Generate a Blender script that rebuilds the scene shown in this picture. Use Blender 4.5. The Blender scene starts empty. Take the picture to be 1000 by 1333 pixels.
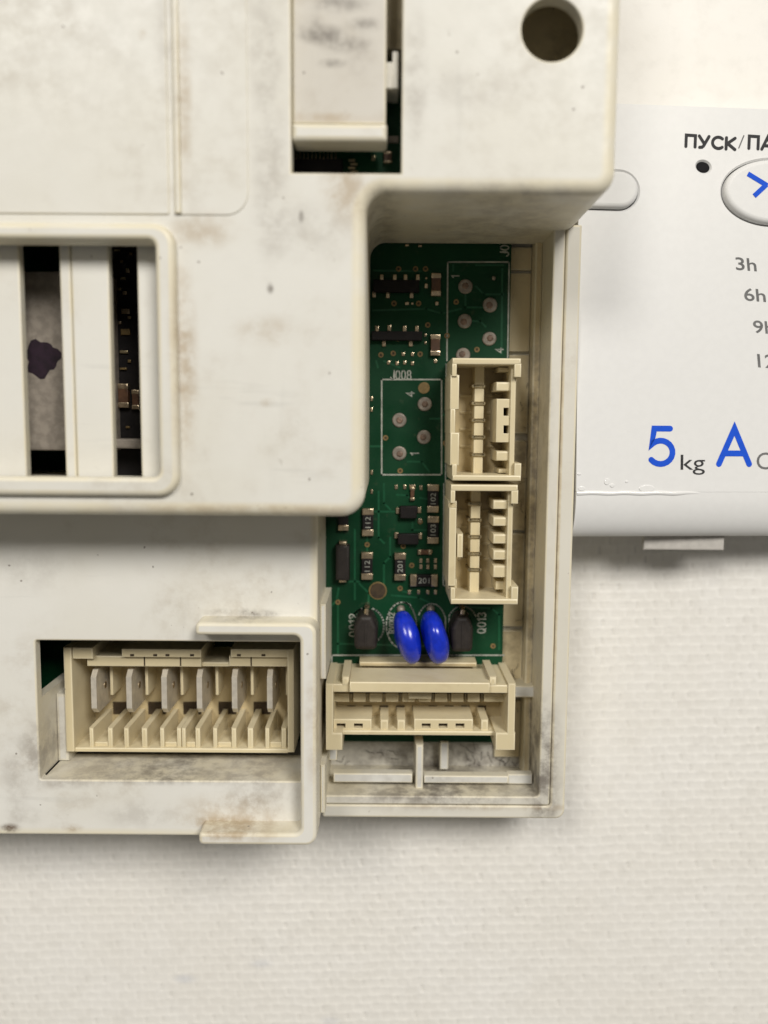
import bpy, math, random
import numpy as np
from mathutils import Matrix, Vector
from mathutils.geometry import delaunay_2d_cdt

random.seed(7)
sc = bpy.context.scene
col = sc.collection
S = 0.001                      # everything below is measured in millimetres

# ------------------------------------------------------------------ camera
H, FPX, TILT, ROLL = 136.0, 1100.0, math.radians(5.9), math.radians(0.4)
CAMROT = Matrix.Rotation(-TILT, 3, 'X') @ Matrix.Rotation(ROLL, 3, 'Z')
cam_data = bpy.data.cameras.new('camera')
cam = bpy.data.objects.new('camera', cam_data)
col.objects.link(cam)
cam.location = (0, 0, H * S)
cam.rotation_euler = CAMROT.to_euler()
cam_data.sensor_fit = 'HORIZONTAL'
cam_data.sensor_width = 36.0
cam_data.lens = FPX / 1000 * 36.0
cam_data.clip_start = 0.005
cam_data.clip_end = 20.0
cam_data.dof.use_dof = True
cam_data.dof.focus_distance = 0.121
cam_data.dof.aperture_fstop = 15.0
sc.camera = cam

# ------------------------------------------------------------------ light
world = bpy.data.worlds.new('World')
sc.world = world
world.use_nodes = True
bg = world.node_tree.nodes['Background']
bg.inputs[0].default_value = (1.0, 0.95, 0.85, 1)
bg.inputs[1].default_value = 0.14

def lamp(name, pos, target, power, size, color):
    l = bpy.data.lights.new(name, 'AREA')
    l.shape = 'DISK'; l.size = size; l.energy = power; l.color = color
    o = bpy.data.objects.new(name, l)
    col.objects.link(o)
    o.location = pos
    o.rotation_euler = (Vector(target) - Vector(pos)).to_track_quat('-Z', 'Y').to_euler()
lamp('ceiling_lamp', (0.63, 0.96, 1.47), (0, 0, 0), 26.5, 0.66, (1.0, 0.963, 0.90))
lamp('ceiling_lamp_far', (-0.60, 0.93, 1.47), (0, 0, 0), 11.5, 0.5, (1.0, 0.963, 0.90))

sc.view_settings.view_transform = 'Standard'
sc.view_settings.look = 'None'
sc.view_settings.gamma = 1.0
sc.view_settings.use_curve_mapping = False
sc.view_settings.exposure = 0.08
sc.cycles.max_bounces = 8
sc.cycles.diffuse_bounces = 4

# ------------------------------------------------------------------ measuring
def P(px, py, z):
    """point of the plane at height z (mm) that the photograph shows at a pixel"""
    d = CAMROT @ Vector(((px - 500) / FPX, -(py - 666.5) / FPX, -1))
    t = (z - H) / d.z
    return (t * d.x, t * d.y)

def rect(x0, y0, x1, y1, z):
    a, b, c, d = P(x0, y0, z), P(x1, y0, z), P(x0, y1, z), P(x1, y1, z)
    return ((a[0] + c[0]) / 2, (b[0] + d[0]) / 2, (c[1] + d[1]) / 2, (a[1] + b[1]) / 2)

# ------------------------------------------------------------------ mesh helpers
WLOC = {}
def place(o, parent, wloc):
    WLOC[o.name] = Vector(wloc)
    col.objects.link(o)
    if parent is not None:
        o.parent = parent
        o.location = Vector(wloc) - WLOC[parent.name]
    else:
        o.location = wloc
    return o

def empty(name, loc_mm):
    o = bpy.data.objects.new(name, None)
    o.empty_display_size = 0.01
    return place(o, None, Vector(loc_mm) * S)

class MB:
    def __init__(self):
        self.v, self.f, self.m, self.e = [], [], [], []
    def add(self, vs, fs, mi=0, ea=None):
        k = len(self.v)
        self.v += [tuple(p) for p in vs]
        self.e += list(ea) if ea is not None else [0.0] * len(vs)
        self.f += [tuple(k + i for i in f) for f in fs]
        self.m += [mi] * len(fs)
        return self
    def build(self, name, mats, parent=None, sharp=38, smooth=True, xf=None):
        if not isinstance(mats, (list, tuple)):
            mats = [mats]
        vs = [xf(p) for p in self.v] if xf else self.v
        vs = np.array(vs, dtype=float) * S
        c = (vs.max(0) + vs.min(0)) / 2
        c[2] = vs[:, 2].min()
        me = bpy.data.meshes.new(name)
        me.from_pydata((vs - c).tolist(), [], self.f)
        for m in mats:
            me.materials.append(m)
        me.polygons.foreach_set('material_index', self.m)
        if any(self.e):
            a = me.attributes.new('edge', 'FLOAT', 'POINT')
            a.data.foreach_set('value', self.e)
        me.validate()
        me.update()
        o = bpy.data.objects.new(name, me)
        place(o, parent, c)
        if smooth:
            me.polygons.foreach_set('use_smooth', [True] * len(me.polygons))
            me.set_sharp_from_angle(angle=math.radians(sharp))
            w = o.modifiers.new('weighted', 'WEIGHTED_NORMAL')
            w.keep_sharp = True
        return o

def rpoly(pts, seg=6):
    """counter-clockwise corners (x, y, radius) -> rounded outline"""
    out = []
    n = len(pts)
    for i in range(n):
        x, y = pts[i][:2]
        r = pts[i][2] if len(pts[i]) > 2 else 0
        if r <= 0:
            out.append((x, y)); continue
        p = Vector((x, y))
        a = Vector(pts[i - 1][:2]) - p
        b = Vector(pts[(i + 1) % n][:2]) - p
        a.normalize(); b.normalize()
        ang = a.angle(b)
        d = r / math.tan(ang / 2)
        s, e = p + a * d, p + b * d
        cen = p + (a + b).normalized() * (r / math.sin(ang / 2))
        a0 = math.atan2(s.y - cen.y, s.x - cen.x)
        a1 = math.atan2(e.y - cen.y, e.x - cen.x)
        da = (a1 - a0 + math.pi) % (2 * math.pi) - math.pi
        for k in range(seg + 1):
            t = a0 + da * k / seg
            out.append((cen.x + r * math.cos(t), cen.y + r * math.sin(t)))
    return out

def offs(poly, d):
    """inward offset of a counter-clockwise outline"""
    if abs(d) < 1e-9:
        return list(poly)
    n = len(poly); out = []
    for i in range(n):
        p0, p1, p2 = Vector(poly[i - 1]), Vector(poly[i]), Vector(poly[(i + 1) % n])
        e1, e2 = (p1 - p0).normalized(), (p2 - p1).normalized()
        n1, n2 = Vector((-e1.y, e1.x)), Vector((-e2.y, e2.x))
        m = n1 + n2
        k = 2 * d / max(m.length_squared, 0.3)
        out.append((p1.x + m.x * k, p1.y + m.y * k))
    return out

def cfill(mb, loops, z, mi=0, up=True, ea=0.0):
    pts, edges = [], []
    for lp in loops:
        k = len(pts)
        pts += [Vector(p) for p in lp]
        edges += [(k + i, k + (i + 1) % len(lp)) for i in range(len(lp))]
    ov, oe, of, a, b, c = delaunay_2d_cdt(pts, edges, [], 1, 1e-6)
    def inside(lp, x, y):
        r = False
        for i in range(len(lp)):
            (xa, ya_), (xb, yb_) = lp[i - 1], lp[i]
            if (ya_ > y) != (yb_ > y) and x < (xb - xa) * (y - ya_) / (yb_ - ya_) + xa:
                r = not r
        return r
    fs = []
    for f in of:
        mx = sum(ov[i].x for i in f) / len(f); my = sum(ov[i].y for i in f) / len(f)
        if any(inside(lp, mx, my) for lp in loops[1:]):
            continue
        ar = sum(ov[f[i]].x * ov[f[(i + 1) % len(f)]].y - ov[f[(i + 1) % len(f)]].x * ov[f[i]].y for i in range(len(f)))
        f = list(f)
        if (ar < 0) == up:
            f.reverse()
        fs.append(f)
    mb.add([(p.x, p.y, z) for p in ov], fs, mi, [ea] * len(ov))

def strip(mb, loops, mi=0, inward=False, ea=None):
    """quads between successive closed loops of 3-D points (outside faces out)"""
    n = len(loops[0])
    vs = [p for l in loops for p in l]
    fs = []
    for k in range(len(loops) - 1):
        for i in range(n):
            j = (i + 1) % n
            q = (k * n + i, k * n + j, (k + 1) * n + j, (k + 1) * n + i)
            fs.append(q[::-1] if inward else q)
    e = None
    if ea is not None:
        e = [v for v in ea for _ in range(n)]
    mb.add(vs, fs, mi, e)

def lift(poly, z):
    return [(x, y, z) for x, y in poly]

def plate(mb, outer, zt, zb, fil=0.3, holes=(), nf=4, edge=1.0, shell=None, hfil=None, mi=0, draft=0.0, ev=1.0):
    """flat-topped body with a filleted rim; holes are (outline, bottom z); shell = (roof, wall) thickness"""
    hfil = fil if hfil is None else hfil
    def rim(poly, z0, f, sgn, dr=0.0):
        ls = [lift(offs(poly, -dr), z0), lift(poly, zt - f)]
        es = [ev, ev]
        for k in range(1, nf + 1):
            a = math.pi / 2 * k / nf
            ls.append(lift(offs(poly, sgn * f * (1 - math.cos(a))), zt - f + f * math.sin(a)))
            es.append(ev)
        last = offs(poly, sgn * f)
        if edge > 0 and sgn > 0:
            last = offs(poly, sgn * (f + edge))
            ls.append(lift(last, zt)); es.append(0.0)
        return ls, es, last
    ls, es, top = rim(outer, zb, fil, 1, draft)
    strip(mb, ls, mi, False, es)
    fills = [top]
    for hp, hz in holes:
        ls, es, t = rim(hp, hz, hfil, -1)
        strip(mb, ls, mi, True, es)
        fills.append(t)
    cfill(mb, fills, zt, mi)
    ob = offs(outer, -draft)
    if shell:
        roof, wall = shell
        inn = offs(outer, wall)
        cfill(mb, [inn] + [h[0] for h in holes], zt - roof, mi, False)
        strip(mb, [lift(inn, zt - roof), lift(offs(ob, wall), zb), lift(ob, zb)], mi)
    elif zb is not None:
        cfill(mb, [ob] + [h[0] for h in holes], zb, mi, False)
    return mb

def bx(mb, x0, x1, y0, y1, z0, z1, b=0.12, mi=0, nf=2):
    b = min(b, abs(x1 - x0) * .4, abs(y1 - y0) * .4, abs(z1 - z0) * .4)
    return plate(mb, [(x0, y0), (x1, y0), (x1, y1), (x0, y1)], z1, z0, b, nf=nf, edge=0, mi=mi)

def pbox(mb, px0, py0, px1, py1, z1, z0, b=0.12, mi=0):
    """box whose top, at height z1, spans the given pixels of the photograph"""
    x0, x1, y0, y1 = rect(px0, py0, px1, py1, z1)
    return bx(mb, x0, x1, y0, y1, z0, z1, b, mi)

def ellipse(cx, cy, rx, ry, n=40, rot=0.0):
    c, s = math.cos(rot), math.sin(rot)
    return [(cx + rx * math.cos(t) * c - ry * math.sin(t) * s, cy + rx * math.cos(t) * s + ry * math.sin(t) * c)
            for t in [2 * math.pi * k / n for k in range(n)]]

def tube(mb, pts, r, n=8, mi=0):
    pts = [Vector(p) for p in pts]
    vs, fs = [], []
    for i, p in enumerate(pts):
        d = (pts[min(i + 1, len(pts) - 1)] - pts[max(i - 1, 0)]).normalized()
        u = d.orthogonal().normalized(); w = d.cross(u)
        rr = r[i] if isinstance(r, (list, tuple)) else r
        for k in range(n):
            t = 2 * math.pi * k / n
            vs.append(p + (u * math.cos(t) + w * math.sin(t)) * rr)
    for i in range(len(pts) - 1):
        for k in range(n):
            j = (k + 1) % n
            fs.append((i * n + k, i * n + j, (i + 1) * n + j, (i + 1) * n + k))
    fs.append(tuple(range(n))[::-1]); fs.append(tuple(range((len(pts) - 1) * n, len(pts) * n)))
    return mb.add(vs, fs, mi)

# ------------------------------------------------------------------ materials
def new_mat(name):
    m = bpy.data.materials.new(name)
    m.use_nodes = True
    nt = m.node_tree
    return m, nt, nt.nodes['Principled BSDF']

class N:
    """small node-graph helper"""
    def __init__(self, nt):
        self.nt = nt
        g = nt.nodes.new('ShaderNodeNewGeometry')
        self.pos = g.outputs['Position']
    def node(self, t, **kw):
        n = self.nt.nodes.new(t)
        for k, v in kw.items():
            setattr(n, k, v)
        return n
    def put(self, sock, v):
        if hasattr(v, 'is_linked'):
            self.nt.links.new(v, sock)
        else:
            sock.default_value = v
    def math(self, op, a, b=0.0, clamp=False):
        n = self.node('ShaderNodeMath', operation=op, use_clamp=clamp)
        self.put(n.inputs[0], a); self.put(n.inputs[1], b)
        return n.outputs[0]
    def vmath(self, op, a, b):
        n = self.node('ShaderNodeVectorMath', operation=op)
        self.put(n.inputs[0], a); self.put(n.inputs[1], b)
        return n.outputs[1] if op == 'LENGTH' else n.outputs[0]
    def noise(self, scale, detail=4, rough=0.55, vec=None, stretch=None, dist=0.0):
        n = self.node('ShaderNodeTexNoise')
        v = vec or self.pos
        if stretch:
            v = self.vmath('MULTIPLY', v, stretch)
        self.put(n.inputs['Vector'], v)
        n.inputs['Scale'].default_value = scale
        n.inputs['Detail'].default_value = detail
        n.inputs['Roughness'].default_value = rough
        n.inputs['Distortion'].default_value = dist
        return n.outputs[0]
    def ramp(self, v, lo, hi, a=0.0, b=1.0):
        n = self.node('ShaderNodeMapRange', interpolation_type='SMOOTHSTEP')
        self.put(n.inputs[0], v)
        for i, x in enumerate((lo, hi, a, b)):
            n.inputs[i + 1].default_value = x
        return n.outputs[0]
    def mix(self, fac, a, b):
        n = self.node('ShaderNodeMix', data_type='RGBA')
        self.put(n.inputs[0], fac)
        for s, c in ((n.inputs[6], a), (n.inputs[7], b)):
            self.put(s, c if hasattr(c, 'is_linked') else (*c, 1))
        return n.outputs[2]
    def blob(self, cx, cy, rx, ry):
        d = self.vmath('SUBTRACT', self.pos, (cx * S, cy * S, 0))
        d = self.vmath('MULTIPLY', d, (1 / (rx * S), 1 / (ry * S), 0))
        return self.ramp(self.vmath('LENGTH', d, (0, 0, 0)), 0.15, 1.0, 1.0, 0.0)
    def bump(self, bsdf, h, strength, dist):
        n = self.node('ShaderNodeBump')
        n.inputs['Strength'].default_value = strength
        n.inputs['Distance'].default_value = dist * S
        self.put(n.inputs['Height'], h)
        self.nt.links.new(n.outputs[0], bsdf.inputs['Normal'])

def simple(name, c, rough=0.5, metal=0.0, var=0.12, bump=0.0, coat=0.0, spec=0.5):
    m, nt, b = new_mat(name)
    g = N(nt)
    f = g.noise(900, 4)
    dark = tuple(x * (1 - var) for x in c)
    lite = tuple(min(1, x * (1 + var)) for x in c)
    g.put(b.inputs['Base Color'], g.mix(g.ramp(f, .35, .65), dark, lite))
    b.inputs['Roughness'].default_value = rough
    b.inputs['Metallic'].default_value = metal
    b.inputs['Coat Weight'].default_value = coat
    b.inputs['Specular IOR Level'].default_value = spec
    if bump:
        g.bump(b, g.noise(2500, 3), bump, 0.05)
    return m

def plastic(name, base, stains=(), grime=(.36, .30, .22), yellow=(.72, .66, .50), amount=0.35, rough=.42, speck=1.0):
    """aged moulded plastic: mottled dust, yellowed edges, specks, smudges with their own shapes"""
    m, nt, b = new_mat(name)
    g = N(nt)
    big = g.ramp(g.noise(70, 5, .6, dist=.6), .44, .74)
    fine = g.noise(420, 6, .65)
    c = g.mix(g.ramp(g.noise(38, 3), .35, .7), base, tuple(x * y for x, y in zip(base, (.96, .95, .92))))
    c = g.mix(g.math('MULTIPLY', g.math('MULTIPLY', big, g.ramp(fine, .35, .7)), amount), c, grime)
    st = g.math('MULTIPLY', g.ramp(g.noise(260, 4, .7, stretch=(1, .12, .3)), .58, .72), g.ramp(g.noise(30, 2), .45, .65, 0, .28))
    c = g.mix(st, c, tuple(x * .72 for x in base))
    st = g.math('MULTIPLY', g.ramp(g.noise(420, 3, .7, stretch=(.10, 1, .3)), .62, .70), g.ramp(g.noise(36, 2, vec=g.vmath('ADD', g.pos, (.3, .1, 0))), .5, .65, 0, .25))
    c = g.mix(st, c, tuple(x * .70 for x in base))
    at = g.node('ShaderNodeAttribute', attribute_name='edge')
    e = g.math('MULTIPLY', at.outputs['Fac'], g.ramp(g.noise(160, 3), .25, .65, .35, .85))
    c = g.mix(e, c, yellow)
    for (px, py, z, rx, ry, k, colr) in stains:
        x, y = P(px, py, z)
        bl = g.math('MULTIPLY', g.blob(x, y, rx, ry), g.ramp(g.noise(330, 5, .7), .36, .66, .15, 1))
        c = g.mix(g.math('MULTIPLY', bl, k), c, colr)
    dots = g.math('MULTIPLY', g.ramp(g.noise(750, 2, .6), .70, .76), g.ramp(g.noise(55, 2), .50, .66, 0, .35 * speck))
    c = g.mix(dots, c, (.20, .16, .12))
    sp = g.node('ShaderNodeTexVoronoi')
    g.put(sp.inputs['Vector'], g.vmath('ADD', g.pos, (.013, .007, 0))); sp.inputs['Scale'].default_value = 260
    wob = g.math('ADD', sp.outputs['Distance'], g.math('MULTIPLY', g.noise(2600, 2), .09))
    c = g.mix(g.math('MULTIPLY', g.ramp(wob, .075, .10, 1, 0), .7 * speck), c, (.13, .10, .08))
    g.put(b.inputs['Base Color'], c)
    g.put(b.inputs['Roughness'], g.ramp(fine, .3, .7, rough - .05, rough + .14))
    b.inputs['Subsurface Weight'].default_value = 0.0
    g.bump(b, g.math('ADD', g.noise(1900, 4, .6), g.math('MULTIPLY', g.noise(150, 3), 2.0)), .16, .06)
    return m

GREY, BROWN, DARK = (.34, .31, .27), (.40, .31, .20), (.16, .14, .12)
WHITE = (.71, .70, .655)
M = {}
M['upper'] = plastic('upper_plastic', WHITE, stains=[
    (240, 470, 33, 2.2, 17, .75, BROWN), (262, 300, 33, 6, 3, .55, BROWN), (450, 245, 33, 4, 6, .7, BROWN),
    (352, 215, 33, 3, 16, .5, GREY), (345, 60, 33, 3, 9, .55, GREY), (400, 300, 33, 9, 5, .35, GREY), (392, 282, 33, .5, 1.0, .9, DARK),
    (352, 375, 33, .6, .9, .9, DARK), (350, 430, 33, 6, 2.5, .4, BROWN), (348, 524, 33, 1.2, .8, .6, BROWN),
    (620, 115, 33, 12, 4, .3, GREY), (540, 105, 33, 2, 12, .5, GREY), (500, 300, 20, 3.5, 4, .6, DARK), (640, 305, 12, 14, 2.5, .6, GREY),
    (186, 46, 33, .7, .9, .6, BROWN), (240, 130, 33, 1.3, 15, .6, BROWN), (215, 60, 33, 1.6, 9, .35, GREY), (330, 664, 33, 30, 1.1, .5, BROWN)])
M['lower'] = plastic('lower_plastic', (.71, .70, .66), stains=[
    (320, 798, 21, 7.5, .9, .9, DARK), (300, 1070, 21, 10, 1.4, .75, BROWN), (340, 1040, 21, 8, 3, .6, GREY),
    (12, 1078, 21, 2.2, 1.0, 1.0, (.12, .08, .05)), (95, 1078, 21, 2.0, .9, .8, BROWN), (30, 1062, 21, 4, 2, .4, GREY),
    (150, 988, 15, 9, 1.8, .85, GREY), (225, 990, 15, 13, 1.5, .9, DARK), (330, 996, 16, 9, 2.0, .8, GREY), (100, 1005, 17, 7, 1.2, .6, GREY), (300, 1058, 21, 12, 4, .5, BROWN), (20, 1010, 21, 3, 8, .45, GREY), (180, 1060, 21, 8, 3, .35, GREY),
    (40, 740, 21, 10, 5, .25, GREY), (408, 940, 24, 1.6, 14, .5, BROWN), (66, 960, 15, 3, 7, .8, GREY)], amount=.45)
M['tray'] = plastic('tray_plastic', (.66, .64, .58), stains=[
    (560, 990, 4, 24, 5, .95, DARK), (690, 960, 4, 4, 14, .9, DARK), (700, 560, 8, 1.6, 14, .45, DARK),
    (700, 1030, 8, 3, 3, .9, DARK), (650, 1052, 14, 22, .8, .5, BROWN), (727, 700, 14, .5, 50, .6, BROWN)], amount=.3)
M['tray_floor'] = plastic('tray_floor_plastic', (.66, .56, .36), stains=[
    (692, 520, 3, 1.6, 14, .8, DARK), (690, 800, 3, 1.5, 14, .7, DARK), (684, 590, 3, 3, 4, .7, DARK), (690, 670, 3, 1.8, 26, .75, DARK), (692, 920, 3, 2, 9, .8, DARK)], amount=.8, grime=(.25, .2, .12))
M['rib'] = plastic('rib_plastic', (.60, .60, .58), amount=.6, grime=(.3, .28, .25))
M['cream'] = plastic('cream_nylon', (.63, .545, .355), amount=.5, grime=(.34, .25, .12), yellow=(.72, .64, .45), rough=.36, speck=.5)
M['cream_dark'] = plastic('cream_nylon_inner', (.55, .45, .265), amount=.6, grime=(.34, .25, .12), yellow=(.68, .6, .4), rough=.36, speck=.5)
M['tongue'] = plastic('tongue_plastic', (.60, .575, .53), stains=[
    (420, 45, 32, 4, 1.6, .85, DARK), (450, 58, 32, 4, 1.3, .8, DARK), (475, 32, 32, 3, 1.2, .7, DARK), (405, 35, 32, 2, 2.2, .6, DARK),
    (432, 82, 32, 2.4, .8, .7, DARK), (470, 70, 32, 2.4, 3.4, .6, GREY), (440, 5, 32, 5, 1.4, .7, DARK), (430, 153, 32, 8, .9, .6, BROWN)], amount=.6)
M['pcb'] = None
m, nt, b = new_mat('solder_mask'); g = N(nt)
c = g.mix(g.ramp(g.noise(60, 3), .35, .7), (.0025, .033, .0125), (.0045, .052, .020))
c = g.mix(g.ramp(g.noise(700, 4), .62, .78, 0, .25), c, (.10, .11, .07))
g.put(b.inputs['Base Color'], c)
g.put(b.inputs['Roughness'], g.ramp(g.noise(250, 4), .3, .7, .34, .58))
b.inputs['Specular IOR Level'].default_value = .18
M['pcb'] = m
M['trace'] = simple('copper_trace_under_mask', (.008, .080, .034), .35, spec=.35)
M['silk'] = simple('silkscreen_ink', (.34, .35, .31), .6, var=.25)
M['solder'] = simple('dull_solder', (.27, .235, .20), .5, .35, .2, .5)
M['stub'] = simple('oxidised_stub', (.20, .135, .10), .5, .2, .35, .6)
M['gold'] = simple('bare_copper', (.22, .15, .06), .45, .4, .2)
M['hole'] = simple('dark_hole', (.045, .028, .012), .7, var=.3)
M['endcap'] = simple('tinned_end_cap', (.56, .45, .31), .27, .9, .2, .6)
M['black'] = simple('black_epoxy', (.010, .008, .008), .55, var=.2, bump=.2, spec=.25)
M['brown'] = simple('brown_ceramic', (.11, .052, .025), .45, var=.2)
M['trans'] = simple('moulded_transistor', (.022, .018, .016), .5, var=.15, bump=.4, spec=.3)
M['blue'] = simple('blue_epoxy', (.006, .026, .46), .24, var=.12, coat=.15)
M['steel'] = simple('tinned_blade', (.66, .61, .52), .36, .45, .08, .3)
M['pin'] = simple('brass_pin', (.40, .33, .20), .35, .9, .2)
M['greyplate'] = simple('grey_coil_top', (.32, .28, .235), .5, var=.15, bump=.3)
M['ink'] = simple('purple_marker_ink', (.020, .008, .018), .6, var=.3)
M['whiteplug'] = simple('white_plug', (.66, .64, .58), .4, var=.05)
M['fibre'] = simple('dust_fibre', (.07, .06, .05), .8)
M['gloss'] = simple('gloss_white_paint', (.70, .70, .695), .36, var=.01, spec=.18)
M['bead'] = simple('wet_gloss_edge', (.74, .74, .735), .10, var=.01)
M['button'] = simple('satin_white_button', (.70, .70, .695), .45, var=.01, spec=.2)
M['ink_dark'] = simple('grey_print', (.04, .04, .042), .6, var=.1, spec=.1)
M['ink_grey'] = simple('light_grey_print', (.15, .15, .15), .6, var=.1, spec=.1)
M['ink_blue'] = simple('blue_print', (.014, .085, .60), .6, var=.05, spec=.1)
M['tab'] = simple('shade_toned_clip', (.44, .42, .39), .5, var=.06)  # tab colour darkened to stand in for the shadow of the lip
M['led'] = simple('dark_lens', (.012, .012, .013), .7, var=.1, spec=.1)
m, nt, b = new_mat('woven_vinyl'); g = N(nt)
c = g.mix(g.ramp(g.noise(45, 4), .35, .7), (.76, .74, .70), (.78, .765, .735))
c = g.mix(g.ramp(g.noise(300, 4, .6), .45, .75, 0, .35), c, (.64, .62, .58))
sp = g.node('ShaderNodeTexVoronoi'); g.put(sp.inputs['Vector'], g.pos); sp.inputs['Scale'].default_value = 190
c = g.mix(g.math('MULTIPLY', g.ramp(sp.outputs['Distance'], .03, .09, 1, 0), g.ramp(g.noise(140, 2), .60, .68, 0, .8)), c, (.16, .15, .16))
for px, py, k in ((240, 1275, .22), (340, 1255, .16), (430, 1330, .16)):
    x, y = P(px, py, 0)
    c = g.mix(g.math('MULTIPLY', g.blob(x, y, 2.6, 1.2), k), c, (.30, .36, .52))
ya_ = g.node('ShaderNodeAttribute', attribute_name='relief_shade')
c = g.mix(g.ramp(ya_.outputs['Fac'], .02, .75, .22, 0), c, (.46, .44, .40))  # weave relief shading painted into the colour: ridges paler, pits darker
g.put(b.inputs['Base Color'], c)
b.inputs['Roughness'].default_value = .5
g.bump(b, g.noise(1500, 4, .6), .25, .05)
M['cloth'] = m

# ------------------------------------------------------------------ lettering
GLYPHS = {}
def glyphs(s, shear=0.0, bold=0.0):
    k = (s, shear, bold)
    if k not in GLYPHS:
        cu = bpy.data.curves.new('txt', 'FONT')
        cu.body = s; cu.size = 1.0; cu.shear = shear; cu.offset = bold; cu.resolution_u = 4
        ob = bpy.data.objects.new('txt', cu)
        me = ob.to_mesh()
        GLYPHS[k] = (np.array([v.co[:] for v in me.vertices]), [tuple(p.vertices) for p in me.polygons])
        ob.to_mesh_clear()
        bpy.data.objects.remove(ob); bpy.data.curves.remove(cu)
    return GLYPHS[k]

def text(s, mat, parent, name='lettering', h=None, w=None, at=(0, 0), z=5.03, rot=0.0, shear=0.0, bold=0.0, xf=None):
    """flat print; h / w are the size of its box in mm before it is turned"""
    vs, fs = glyphs(s, shear, bold)
    lo, hi = vs.min(0), vs.max(0)
    sy = h / (hi[1] - lo[1]) if h else w / (hi[0] - lo[0])
    sx = w / (hi[0] - lo[0]) if w else sy
    x, y = (vs[:, 0] - (lo[0] + hi[0]) / 2) * sx, (vs[:, 1] - (lo[1] + hi[1]) / 2) * sy
    c, sn = math.cos(rot), math.sin(rot)
    mb = MB().add([(at[0] + a * c - b_ * sn, at[1] + a * sn + b_ * c, z) for a, b_ in zip(x, y)], fs)
    return mb.build(name, mat, parent, smooth=False, xf=xf)

def uarc(cx, cy, rx, ry, a0, a1, n=14):
    return [(cx + rx * math.cos(math.radians(a0 + (a1 - a0) * k / n)), cy + ry * math.sin(math.radians(a0 + (a1 - a0) * k / n))) for k in range(n + 1)]
STROKES = {   # letters drawn as strokes in a box one unit high: (width, polylines)
    'П': (.72, [[(0, 0), (0, 1), (.72, 1), (.72, 0)]]),
    'У': (.76, [[(0, 1), (.40, .36)], [(.76, 1), (.36, .14), (.24, .02), (.06, 0)]]),
    'С': (.78, [uarc(.46, .5, .46, .5, 48, 312, 18)]),
    'К': (.70, [[(0, 0), (0, 1)], [(.68, 1), (.10, .5), (.70, 0)]]),
    '/': (.30, [[(0, -.12), (.30, 1.12)]]),
    'А': (.86, [[(0, 0), (.43, 1), (.86, 0)], [(.15, .30), (.71, .30)]]),
    'З': (.64, [uarc(.30, .74, .30, .26, 150, -80, 12) + uarc(.30, .27, .34, .27, 80, -150, 12)]),
    'J': (.5, [[(.5, 1), (.5, .26)] + uarc(.25, .26, .25, .26, 0, -170, 8)]),
    '0': (.56, [uarc(.28, .5, .28, .5, 90, 448, 20)]),
    '8': (.56, [uarc(.28, .75, .24, .25, 270, -88, 14), uarc(.28, .25, .28, .25, 90, 448, 14)]),
    'Q': (.60, [uarc(.28, .5, .28, .5, 90, 448, 20), [(.34, .22), (.60, -.04)]]),
    '1': (.24, [[(0, .8), (.22, 1), (.22, 0)]]),
    '2': (.56, [uarc(.28, .72, .28, .28, 160, -30, 9) + [(0, 0), (.56, 0)]]),
    '3': (.54, [uarc(.26, .75, .25, .25, 150, -80, 10) + uarc(.26, .27, .28, .27, 80, -150, 10)]),
    '4': (.58, [[(.42, 0), (.42, 1), (0, .30), (.58, .30)]]),
    '7': (.54, [[(0, 1), (.54, 1), (.16, 0)]]),
    'R': (.54, [[(0, 0), (0, 1), (.30, 1)] + uarc(.30, .75, .24, .25, 80, -90, 8) + [(.04, .5)], [(.28, .5), (.54, 0)]]),
    'V': (.60, [[(0, 1), (.30, 0), (.60, 1)]]),
    '5': (.66, [[(.58, 1), (.12, 1), (.06, .56)] + uarc(.31, .33, .35, .33, 128, -140, 16)]),
}
def stroke_path(mb, pts, w, z):
    """one stroke of even width with rounded ends"""
    p = [Vector(q) for q in pts]
    L, R = [], []
    for i in range(len(p)):
        d1 = (p[i] - p[i - 1]).normalized() if i else (p[1] - p[0]).normalized()
        d2 = (p[i + 1] - p[i]).normalized() if i < len(p) - 1 else d1
        n1, n2 = Vector((-d1.y, d1.x)), Vector((-d2.y, d2.x))
        m = n1 + n2; m *= w / max(m.length_squared, .55)
        L.append(p[i] + m); R.append(p[i] - m)
    n = len(p)
    mb.add([(*q, z) for q in L + R], [(i, n + i, n + i + 1, i + 1) for i in range(n - 1)])
    for c, d in ((p[0], (p[0] - p[1]).normalized()), (p[-1], (p[-1] - p[-2]).normalized())):
        a0 = math.atan2(d.y, d.x)
        mb.add([(c.x + w / 2 * math.cos(a0 + math.radians(t)), c.y + w / 2 * math.sin(a0 + math.radians(t)), z) for t in range(-90, 91, 20)], [tuple(range(10))])
def stroke_text(s, mat, parent, x0, y0, h, w, weight, z, rot, xf, gap=.30):
    tot = sum(STROKES[c][0] for c in s) + gap * (len(s) - 1)
    sx = w / tot; x = 0.0; mb = MB(); lvl = 0
    c_, s_ = math.cos(rot), math.sin(rot)
    for c in s:
        for pl in STROKES[c][1]:
            q = [((x + a) * sx, b * h) for a, b in pl]
            q = [(x0 + a * c_ - b * s_, y0 + a * s_ + b * c_) for a, b in q]
            stroke_path(mb, q, weight, z + .008 * (lvl % 3)); lvl += 1
        x += STROKES[c][0] + gap
    return mb.build('lettering', mat, parent, smooth=False, xf=xf)

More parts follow.
